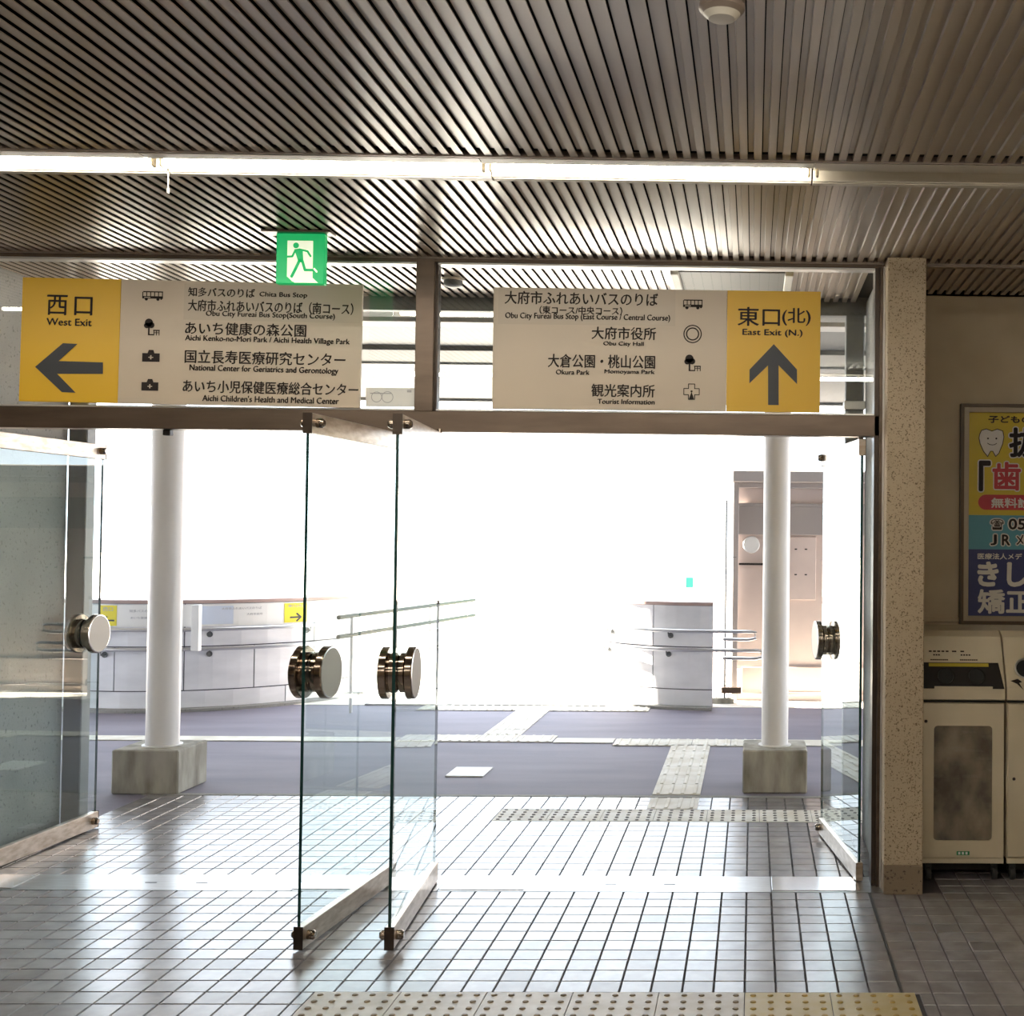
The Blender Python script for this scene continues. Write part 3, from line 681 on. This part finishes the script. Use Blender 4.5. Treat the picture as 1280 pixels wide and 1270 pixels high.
outline(dk, wh, 'J', 0.167, 0.437, 0.030, 0.053, 0.002); outline(dk, wh, 'R', 0.232, 0.437, 0.040, 0.053, 0.002); outline(dk, wh, '刈', 0.318, 0.437, 0.062, 0.055, 0.001)
pill = Print(); z = 0.6335; pill.rect(0.125, PW - 0.1, z - 0.04, z + 0.04, yb - 0.001); pill.poly([(0.125 + 0.04 * math.cos(PI / 2 + PI * k / 14), z + 0.04 * math.sin(PI / 2 + PI * k / 14)) for k in range(15)], yb - 0.001); pill.build('red_band', M['red'], PO)
pline('無料診', 0.257, 0.631, 0.205, 0.05, 0.0017, 'posterwhite')
pline('医療法人メデ', 0.2, 0.351, 0.232, 0.031, 0.0008, 'posterwhite')
pline('きし', 0.213, 0.258, 0.25, 0.12, 0.006, 'posterwhite')
pline('矯正', 0.2285, 0.115, 0.28, 0.12, 0.004, 'posterwhite')
TO = [(0.09, 0.989), (0.1, 1.01), (0.125, 1.018), (0.155, 1.007), (0.184, 1.018), (0.212, 1.008), (0.218, 0.978), (0.212, 0.941), (0.192, 0.891), (0.175, 0.874), (0.16, 0.901), (0.148, 0.901), (0.133, 0.873), (0.111, 0.9), (0.093, 0.94), (0.087, 0.969)]
p = Print(); p.poly(TO, yb - 0.002); p.build('tooth_drawing', M['posterwhite'], PO)
p = Print(); p.stroke(TO + TO[:1], 0.004, yb - 0.003); p.disc(0.134, 0.968, 0.005, 10, yb - 0.003); p.disc(0.178, 0.968, 0.005, 10, yb - 0.003)
p.stroke([(0.132, 0.943), (0.143, 0.936), (0.157, 0.934), (0.17, 0.936), (0.18, 0.943)], 0.0035, yb - 0.003); p.build('tooth_outline', M['ink'], PO)

# ---- recycling bins
def bin_(x, kind, label):
    t = thing('recycling_bin', label, 'bin', (x, 5.72, 0), group=None)
    Wb, Dp = 0.390, 0.50
    # body shell
    MB().box(0.002, Wb - 0.002, 0.012, Dp, 0.105, 0.845, 0.006).build('body', M['bin'], t)
    # head with sloping front
    hp = [(0.012, 0.845), (0.0, 0.850), (0.0, 0.905), (0.055, 1.02), (0.115, 1.135), (0.17, 1.160), (Dp, 1.165), (Dp, 0.845)]
    MB().prism(hp, 0.001, Wb - 0.001, 'X').build('head', M['bin'], t)
    ang = math.atan2(0.115, 0.055)      # slope of the front, from horizontal
    def on(mb_fn, name, m_, par, s0, off, smooth=False):
        """things lying on the sloping front; local x along width, local y up the slope, z out of it"""
        o = mb_fn.build(name, m_, par, smooth)
        o.matrix_local = Matrix.Translation((0, 0.0, 0.905)) @ Matrix.Rotation(ang, 4, 'X') @ Matrix.Translation((0, s0, off)); return o
    if kind == 0:
        pn = on(MB().prism([(0.006, 0), (0.055, 0), (0.060, 0.012), (0.325, 0.012), (0.330, 0), (0.384, 0), (0.365, 0.128), (0.006, 0.128)], 0, 0.0025, 'Z'), 'black_panel', M['binblack'], t, -0.005, 0.001)
        MB().box(0.036, 0.318, 0.108, 0.124, 0.0026, 0.0036).build('yellow_strip', M['binlabel'], pn)
        for xx in (0.112, 0.258):
            rg = MB().lathe([(0.040, 0.0025), (0.044, 0.007), (0.038, 0.010), (0.036, 0.004), (0, 0.0032)], (xx, 0.060, 0), seg=28, mats=[0, 0, 0, 1]).build('hole_ring', [M['binblack'], M['hole']], pn, True)
        p = Print()
        for xx, zz, w, n in ((0.04, 0.176, 0.10, 5), (0.15, 0.176, 0.03, 1), (0.19, 0.176, 0.025, 1), (0.06, 0.158, 0.035, 3), (0.19, 0.158, 0.05, 4)):
            for k in range(n): p.rect(xx + k * w / n, xx + (k + .7) * w / n, zz, zz + 0.007)
        for xx, w, n in ((0.045, 0.085, 9), (0.185, 0.085, 9)):
            for k in range(n): p.rect(xx + k * w / n, xx + (k + .85) * w / n, 0.134, 0.140)
        me = bpy.data.meshes.new('print'); me.from_pydata([(a, c, 0) for a, b_, c in p.v], [], p.f); me.materials.append(M['ink'])
        o = link('worn_lettering', me, t); o.matrix_local = Matrix.Translation((0, 0.0, 0.905)) @ Matrix.Rotation(ang, 4, 'X') @ Matrix.Translation((0, 0, 0.002))
        MB().box(0.056, 0.330, -0.004, 0.004, 0.898, 0.912, 0.001).build('slot_lip', M['bin'], t)
    else:
        on(MB().lathe([(0.045, 0.0), (0.052, 0.006), (0.046, 0.010), (0.042, 0.004), (0, 0.003)], (0.095, 0.095, 0), seg=30, mats=[0, 0, 0, 1]), 'round_opening', [M['alu'], M['hole']], t, 0, 0.001, True)
        p = Print(); p.poly([(0.02, 0.035), (0.055, 0.045), (0.075, 0.03), (0.06, 0.025), (0.078, -0.01), (0.05, 0.02)])
        me = bpy.data.meshes.new('print'); me.from_pydata([(a, c, 0) for a, b_, c in p.v], [], p.f); me.materials.append(M['ink'])
        o = link('worn_drawing', me, t); o.matrix_local = Matrix.Translation((0, 0.0, 0.905)) @ Matrix.Rotation(ang, 4, 'X') @ Matrix.Translation((0, 0, 0.002))
    MB().box(0.0, Wb, -0.006, 0.012, 0.838, 0.8445, 0.001).build('seam', M['binblack'], t)
    # front door
    dr = None
    if kind == 0:
        # frame with rounded window: build as ring
        def rr(x0, x1, z0, z1, r, n=4):
            pts = []
            for cx, cz, a0 in ((x1 - r, z1 - r, 0), (x0 + r, z1 - r, 90), (x0 + r, z0 + r, 180), (x1 - r, z0 + r, 270)):
                for k in range(n + 1):
                    a = math.radians(a0 + 90 * k / n); pts.append((cx + r * math.cos(a), cz + r * math.sin(a)))
            return pts
        O_, I_ = rr(0.006, 0.384, 0.118, 0.832, 0.006), rr(0.056, 0.330, 0.195, 0.728, 0.018)
        mb = MB()
        for y, flip in ((0.0, 0), (0.010, 1)):
            pass
        n = len(O_); vo = [[mb.bm.verts.new((a, y, b_)) for a, b_ in O_] for y in (0.0, 0.011)]; vi = [[mb.bm.verts.new((a, y, b_)) for a, b_ in I_] for y in (0.0, 0.011)]
        for k in range(n):
            k2 = (k + 1) % n
            for s in (0, 1): mb._f([vo[s][k], vo[s][k2], vi[s][k2], vi[s][k]])
            mb._f([vo[0][k], vo[0][k2], vo[1][k2], vo[1][k]]); mb._f([vi[0][k], vi[0][k2], vi[1][k2], vi[1][k]])
        dr = mb.build('door', M['bin'], t)
        mb = MB(); n2 = 10; V = {}
        for a in range(n2 + 1):
            for b_ in range(2 * n2 + 1):
                V[a, b_] = mb.bm.verts.new((0.050 + 0.286 * a / n2, 0.0095 - random.uniform(0, 0.004), 0.190 + 0.545 * b_ / (2 * n2)))
        for a in range(n2):
            for b_ in range(2 * n2): mb._f([V[a, b_], V[a + 1, b_], V[a + 1, b_ + 1], V[a, b_ + 1]])
        mb.build('full_rubbish_bag', M['rubbish'], t)
        MB().box(0.049, 0.337, 0.0022, 0.004, 0.188, 0.735).build('window_sheet', M['glass_win'], dr)
        gs = MB().box(0.165, 0.225, -0.0015, 0.0005, 0.128, 0.146).build('green_sticker', M['bingreen'], dr)
        p = Print()
        for k in range(3): p.rect(0.172 + k * 0.017, 0.182 + k * 0.017, 0.131, 0.143, -0.0022)
        p.build('sticker_mark', M['white'], gs)
        lz, lx = 0.748, 0.018
    else:
        dr = MB().box(0.006, 0.384, 0.0, 0.011, 0.118, 0.832, 0.003).build('door', M['bin'], t)
        lz, lx = 0.482, 0.036
    MB().lathe([(0, -0.004), (0.006, -0.004), (0.008, 0.0), (0.008, 0.004)], (lx, 0, lz), 'Y', 14).build('lock', M['bronze_dark'], dr, True)
    MB().box(0.004, 0.386, 0.004, 0.02, 0.088, 0.112, 0.002).build('bottom_rail', M['bin'], t)
    MB().box(0.02, Wb - 0.02, 0.09, Dp - 0.02, 0.035, 0.104, 0.004).build('shade_block', M['binblack'], t)  # black block put in to paint the shade under the bin
    for xx in (0.04, Wb - 0.04):
        for yy in (0.055, Dp + 0.03):
            c_ = MB().lathe([(0.018, -0.012), (0.03, -0.012), (0.032, 0), (0.03, 0.012), (0.018, 0.012)], (xx, yy, 0.032), 'X', 16).build('caster', M['caster'], t, True)
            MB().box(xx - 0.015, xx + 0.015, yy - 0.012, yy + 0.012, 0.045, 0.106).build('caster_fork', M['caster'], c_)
    return t
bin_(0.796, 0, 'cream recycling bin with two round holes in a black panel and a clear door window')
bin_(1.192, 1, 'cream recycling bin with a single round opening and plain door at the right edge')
bt = tag(MB().box(0.80, 1.9, 6.30, 6.39, 0.0, 0.020, 0.006).build('bin_tray', M['binblack']), 'low black strip on the floor behind the recycling bins', 'tray')

# ================================================================== OUTSIDE
# ---- porch fascia and wide canopy over the paving
cp = MB().box(-14, 6, 11.60, 11.66, 2.855, 3.02).build('canopy', M['deck_light']); struct(cp)
def band(n, y0, y1, z0, z1, m_): return MB().box(-14, 6, y0, y1, z0, z1, 0.003).build(n, M[m_], cp)
band('fascia_beam', 6.635, 6.700, 2.81, 3.05, 'galv')
band('concrete_beam', 6.72, 7.02, 2.84, 3.05, 'outwall')
band('gutter', 7.03, 7.10, 2.855, 3.0, 'galv')
band('light_purlin', 7.12, 7.30, 2.832, 2.95, 'outwall_light')
band('deck_panel', 7.31, 8.28, 2.870, 2.95, 'deck')
band('pale_panel', 8.29, 8.86, 2.840, 2.95, 'deck_light')
band('dark_purlin', 8.87, 9.08, 2.825, 2.95, 'galv')
band('deck_panel', 9.09, 11.60, 2.880, 2.95, 'deck_mid')
MB().box(-14, 6, 6.64, 11.65, 3.02, 3.10).build('roof_sheet', M['deck_light'], cp)
# ---- round canopy columns on concrete blocks
def column(cx, cy, x0, x1, y0, y1, r, label, blabel):
    c = tag(MB().lathe([(0, 0.0), (r + 0.02, 0.0), (r + 0.02, 0.006), (r, 0.008), (r, 2.825 - 0.265), (0, 2.825 - 0.265)], seg=36).build('round_column', M['whitepaint'], smooth=True, loc=(cx, cy, 0.265)), label, 'column')
    me = MB().box(x0, x1, y0, y1, -0.003, 0.265, 0.008)
    b_ = tag(me.build('concrete_block', M['oldconcrete']), blabel, 'block')
column(-3.685, 7.77, -3.897, -3.493, 7.57, 7.97, 0.098, 'white round canopy column behind the left doors', 'stained concrete footing block under the left white column')
column(0.150, 7.90, -0.053, 0.352, 7.69, 8.09, 0.086, 'white round canopy column behind the right doors', 'stained concrete footing block under the right white column')

# ---- small things under the soffit
s = thing('ceiling_speaker', 'small round grey device under the outdoor slatted soffit behind the centre post', 'speaker', (-1.515, 6.13, CZ))
MB().lathe([(0.0, -0.045), (0.030, -0.043), (0.045, -0.036), (0.047, 0.0)], seg=26).build('body', M['galv'], s, True)
MB().lathe([(0.047, -0.012), (0.055, -0.010), (0.055, 0.0)], seg=26).build('flange', M['lampwhite'], s, True)
s = thing('soffit_light', 'wide flat light fitting under the outdoor soffit above the right sign', 'lamp', (-0.41, 5.83, CZ))
MB().box(0.03, 0.56, 0.01, 0.50, -0.010, -0.002, 0.002).build('panel', M['galv'], s)
MB().box(0.0, 0.04, 0.0, 0.51, -0.03, -0.001, 0.004).build('end_cap', M['white'], s)
MB().box(0.55, 0.59, 0.0, 0.51, -0.03, -0.001, 0.004).build('end_cap', M['white'], s)
MB().box(0.04, 0.55, 0.0, 0.018, -0.016, -0.001, 0.002).build('edge_bar', M['galv'], s)

# ---- curved parapet walls clad in white panels
def arc_pts(cx, cy, R, a0, a1, n): return [(cx + R * math.cos(math.radians(a0 + (a1 - a0) * k / n)), cy + R * math.sin(math.radians(a0 + (a1 - a0) * k / n))) for k in range(n + 1)]
def arc_slab(mb, cx, cy, R0, R1, a0, a1, z0, z1, n=6):
    A = arc_pts(cx, cy, R0, a0, a1, n); B = arc_pts(cx, cy, R1, a0, a1, n)
    v = [[mb.bm.verts.new((x, y, z)) for (x, y) in P] for P, z in ((A, z0), (A, z1), (B, z0), (B, z1))]
    for k in range(n):
        mb._f([v[0][k], v[0][k + 1], v[1][k + 1], v[1][k]]); mb._f([v[2][k], v[3][k], v[3][k + 1], v[2][k + 1]])
        mb._f([v[1][k], v[1][k + 1], v[3][k + 1], v[3][k]]); mb._f([v[0][k], v[2][k], v[2][k + 1], v[0][k + 1]])
    for k in (0, n): mb._f([v[0][k], v[1][k], v[3][k], v[2][k]])
    return mb
def parapet(cx, cy, R, a0, a1, label, rails, end_x=None):
    t = thing('curved_parapet', label, 'wall', (cx, cy, 0))
    def S(name, r0, r1, b0, b1, z0, z1, m_, n=8, par=None): return arc_slab(MB(), 0, 0, R - r0, R - r1, b0, b1, z0, z1, n).build(name, m_, par or t)
    S('core', 0.012, 0.22, a0, a1, 0, 0.955, M['joint'], 24)
    S('kerb', -0.10, 0.02, a0, a1, -0.004, 0.022, M['outwall'], 24)
    S('coping', -0.012, 0.235, a0, a1, 0.955, 0.985, M['coping'], 24)
    step = 0.585 / R * 180 / PI; gap = 0.010 / R * 180 / PI
    for z0, z1, ofs in ((0.024, 0.170, 0.25), (0.180, 0.563, 0.0), (0.573, 0.951, 0.5)):
        L2 = step * (2 if z0 < 0.1 or z0 > 0.5 else 1)
        a = a1 + L2 * ofs
        while a > a0:
            b0, b1 = max(a - L2 + gap, a0 + 0.01), min(a, a1 - 0.01)
            if b1 - b0 > 1.0: S('panel', 0.0, 0.05, b0, b1, z0, z1, M['cladding'], 5)
            a -= L2
    return t
pl_ = parapet(-5.6, 12.68, 1.67, -150, -12, 'curved white panelled parapet wall behind the left column, with long sign', None)
pr_ = parapet(-0.37, 12.68, 1.28, -168, -90, 'curved white panelled parapet wall left of the right column', None)
def arc_rail(cx, cy, R, a0, a1, z, label, nbr, ext=None, grp=None):
    t = thing('handrail', label, 'handrail', (cx, cy, z))
    pts = [(x, y, 0) for x, y in arc_pts(0, 0, R + 0.07, a0, a1, 22)]
    if ext: pts = pts + ext
    MB().tube(pts, 0.017, 10).build('rail', M['railsteel'], t, True)
    for k in range(nbr):
        a = math.radians(a0 + (a1 - a0) * (k + 0.5) / nbr); ca, sa = math.cos(a), math.sin(a)
        br = MB().tube([(ca * R, sa * R, -0.05), (ca * (R + .06), sa * (R + .06), -0.05), (ca * (R + .07), sa * (R + .07), -0.012)], 0.007, 8).build('bracket', M['galv'], t)
        MB().lathe([(0, -0.012), (0.026, -0.010), (0.026, 0.0)], seg=12).build('wall_plate', M['galv'], br).matrix_local = Matrix.Translation((ca * (R + 0.012), sa * (R + 0.012), -0.05)) @ Matrix.Rotation(a, 4, 'Z') @ Matrix.Rotation(PI / 2, 4, 'Y')
    return t
arc_rail(-5.6, 12.68, 1.67, -140, -20, 0.725, 'upper steel handrail on the left curved parapet, under the sign', 4)
arc_rail(-5.6, 12.68, 1.67, -140, -20, 0.550, 'lower steel handrail on the left curved parapet', 4)
e1 = [(0.2, -1.35, 0), (0.36, -1.35, 0), (0.40, -1.34, -0.01), (0.40, -1.34, -0.06), (0.34, -1.34, -0.075), (0.10, -1.30, -0.075)]
arc_rail(-0.37, 12.68, 1.28, -155, -92, 0.722, 'upper steel handrail on the right curved parapet', 2, e1)
arc_rail(-0.37, 12.68, 1.28, -158, -92, 0.548, 'lower steel handrail on the right curved parapet', 2, [(x + (0.06 if x > .3 else 0), y, z_) for x, y, z_ in e1])
# sign on the left parapet, bent along it
sg = thing('parapet_sign', 'long white sign with yellow arrow squares along the left curved parapet', 'sign', (-5.6, 12.68, 0))
RS = 1.67 + 0.012
def ang_of(x, R=RS): return math.degrees(math.asin(max(-1, min(1, (x + 5.6) / R)))) - 90
arc_slab(MB(), 0, 0, RS, RS - 0.012, ang_of(-6.35), ang_of(-4.165), 0.748, 0.946, 20).build('board', M['signlight'], sg)
def on_arc(x, y, z):     # x is arc length from the cylinder's axis line
    a = x / RS - PI / 2; r = RS + 0.002 - y
    return (r * math.cos(a), r * math.sin(a), z)
def s_of(x): return (math.radians(ang_of(x)) + PI / 2) * RS
def arc_rect(pr, x0, x1, z0, z1, y=0.0, n=6):
    for k in range(n): pr.rect(x0 + (x1 - x0) * k / n, x0 + (x1 - x0) * (k + 1) / n, z0, z1, y)
L0, L1 = s_of(-5.80), s_of(-5.64); R0_, R1_ = s_of(-4.37), s_of(-4.225)
for a_, b_ in ((L0, L1), (R0_, R1_)):
    yl = Print(); arc_rect(yl, a_, b_, 0.757, 0.938); yl.build('yellow_square', M['signlemon'], sg, on_arc)
bl = Print(); arc_rect(bl, s_of(-5.02), s_of(-4.72), 0.765, 0.93); bl.build('pale_notice', M['signlightblue'], sg, on_arc)
ik = Print(); yk = -0.002; c_ = (L0 + L1) / 2 + .01; ik.rect(c_ - 0.045, c_ + 0.05, 0.797, 0.812, yk); ik.stroke([(c_ - 0.02, 0.835), (c_ - 0.052, 0.8045), (c_ - 0.02, 0.774)], 0.014, yk)
ik.build('arrow', M['arrowink'], sg, on_arc); ik = Print()
c_ = (R0_ + R1_) / 2; ik.rect(c_ - 0.06, c_ + 0.045, 0.797, 0.812, yk); ik.stroke([(c_ + 0.01, 0.838), (c_ + 0.05, 0.8045), (c_ + 0.01, 0.771)], 0.016, yk)
ik.build('arrow', M['arrowink'], sg, on_arc)
for txt, x, z_, w, h in (('西口', -5.72, 0.905, 0.09, 0.035), ('東口(北)', -4.298, 0.910, 0.15, 0.03), ('知多バスのりば', -5.42, 0.89, 0.22, 0.025), ('あいち健康の森', -5.42, 0.83, 0.2, 0.02), ('大府市ふれあいバスのりば', -4.66, 0.905, 0.34, 0.022), ('大府市役所', -4.57, 0.85, 0.14, 0.02)):
    fk = Print(); fk.text(txt, s_of(x), z_, w, h, 0.0, yk); fk.text(txt, s_of(x) + 0.001, z_, w, h, 0.0, yk - 0.0002); fk.build('faded_lettering', M['fadedink'], sg, on_arc)
MB().box(0.62, 0.69, -1.70, -1.64, 0.54, 0.95, 0.004).build('white_end_cover', M['signlight'], sg)

# ---- sloping stair handrail in the gap
hr = thing('stair_handrail', 'dark green double handrail rising out of the steps in the sunlit gap', 'handrail', (0, 0, 0))
for dz in (0, -0.17):
    MB().tube([(-3.62, 10.8 if dz == 0 else 10.8, 0.86 + dz), (-3.12, 13.8, 0.86 + dz)], 0.02, 10).build('rail', M['railgreen'], hr, True)
for f_ in (0.08, 0.35, 0.62, 0.93):
    MB().tube([(-3.62 + .5 * f_, 10.8 + 3 * f_, 0), (-3.62 + .5 * f_, 10.8 + 3 * f_, 0.86)], 0.016, 8).build('post', M['whitepaint'], hr, True)

# ---- pink shelter building at the right with steel post and cabinet
bd = thing('pink_shelter', 'pink and beige shelter building behind the right white column', 'building', (-0.18, 12.0, 0))
MB().box(0.0, 3.2, 0.10, 2.4, 0.30, 2.13).build('wall', M['pinkwall'], bd)
MB().box(0.0, 3.2, 0.0, 2.5, -0.002, 0.06).build('base_slab', M['pinkwall'], bd)
MB().box(0.08, 3.2, 0.06, 2.4, 0.06, 0.32, 0.004).build('plinth', M['pinkwall'], bd)
MB().box(-0.03, 3.3, -0.08, 2.5, 2.13, 2.25, 0.01).build('roof_edge', M['greywall'], bd)
MB().box(0.0, 3.2, 0.0, 0.12, 2.08, 2.13, 0.005).build('lower_roof_beam', M['greywall'], bd)
MB().box(0.03, 3.2, 0.03, 0.11, 1.90, 1.93, 0.004).build('cornice_line', M['greywall'], bd)
MB().box(0.03, 3.2, 0.05, 0.11, 1.62, 1.90, 0.004).build('grey_panel', M['greywall'], bd)
MB().box(-0.02, 0.035, -0.03, 0.05, 0.0, 2.13, 0.005).build('corner_post', M['greywall'], bd)
MB().box(0.04, 0.30, 0.04, 0.11, 1.32, 1.34, 0.002).build('shelf_line', M['binblack'], bd)
MB().lathe([(0, -0.01), (0.075, -0.008), (0.085, 0.01)], (0.16, 0.08, 1.52), 'Y', 24).build('round_lamp', M['white'], bd, True)
dp = MB().box(0.52, 0.80, 0.07, 0.11, 0.98, 1.60, 0.004).build('cabinet_door', M['pinkwall'], bd)
for xx in (0.60, 0.70):
    for zz in (1.48, 1.23): MB().box(xx - .012, xx + .012, 0.062, 0.07, zz - .006, zz + .006).build('hinge', M['binblack'], dp)
MB().box(0.30, 0.86, 0.02, 0.10, 0.055, 0.075).build('ledge_line', M['greywall'], bd)
# thin pole with cabinet and gate frame
po = thing('service_pole', 'thin grey pole with low fence frame between parapet and pink shelter', 'pole', (-0.262, 11.80, 0))
MB().tube([(0, 0, 0), (0, 0, 1.95)], 0.010, 8).build('shaft', M['galv'], po, True)
MB().tube([(-0.13, 0, 1.40), (0.10, 0, 1.40)], 0.004, 6).build('cross_arm', M['galv'], po)
for zz in (0.74, 0.70, 0.17, 0.135, 0.02): MB().tube([(-0.08, 0, zz), (0.04, 0, zz)], 0.005, 6).build('fence_bar', M['galv'], po)
for xx in (-0.08, 0.035): MB().tube([(xx, 0, 0), (xx, 0, 0.74)], 0.004, 6).build('fence_upright', M['galv'], po)
MB().box(-0.03, 0.16, -0.03, 0.03, 0.095, 0.155, 0.004).build('grey_box', M['bronze'], po)
MB().box(-0.12, 0.09, -0.05, 0.05, -0.002, 0.05, 0.006).build('stone_foot', M['oldconcrete'], po)
# distant small teal sign on a pole
ts = thing('distant_teal_sign', 'tiny teal sign on a pole far beyond the right parapet', 'sign', (-1.45, 26.0, 0))
MB().tube([(0, 0, 0), (0, 0, 2.9)], 0.03, 8).build('pole', M['whitepaint'], ts)
MB().box(0.03, 0.19, -0.02, 0.02, 0.50, 0.72, 0.01).build('panel', M['teal'], ts)
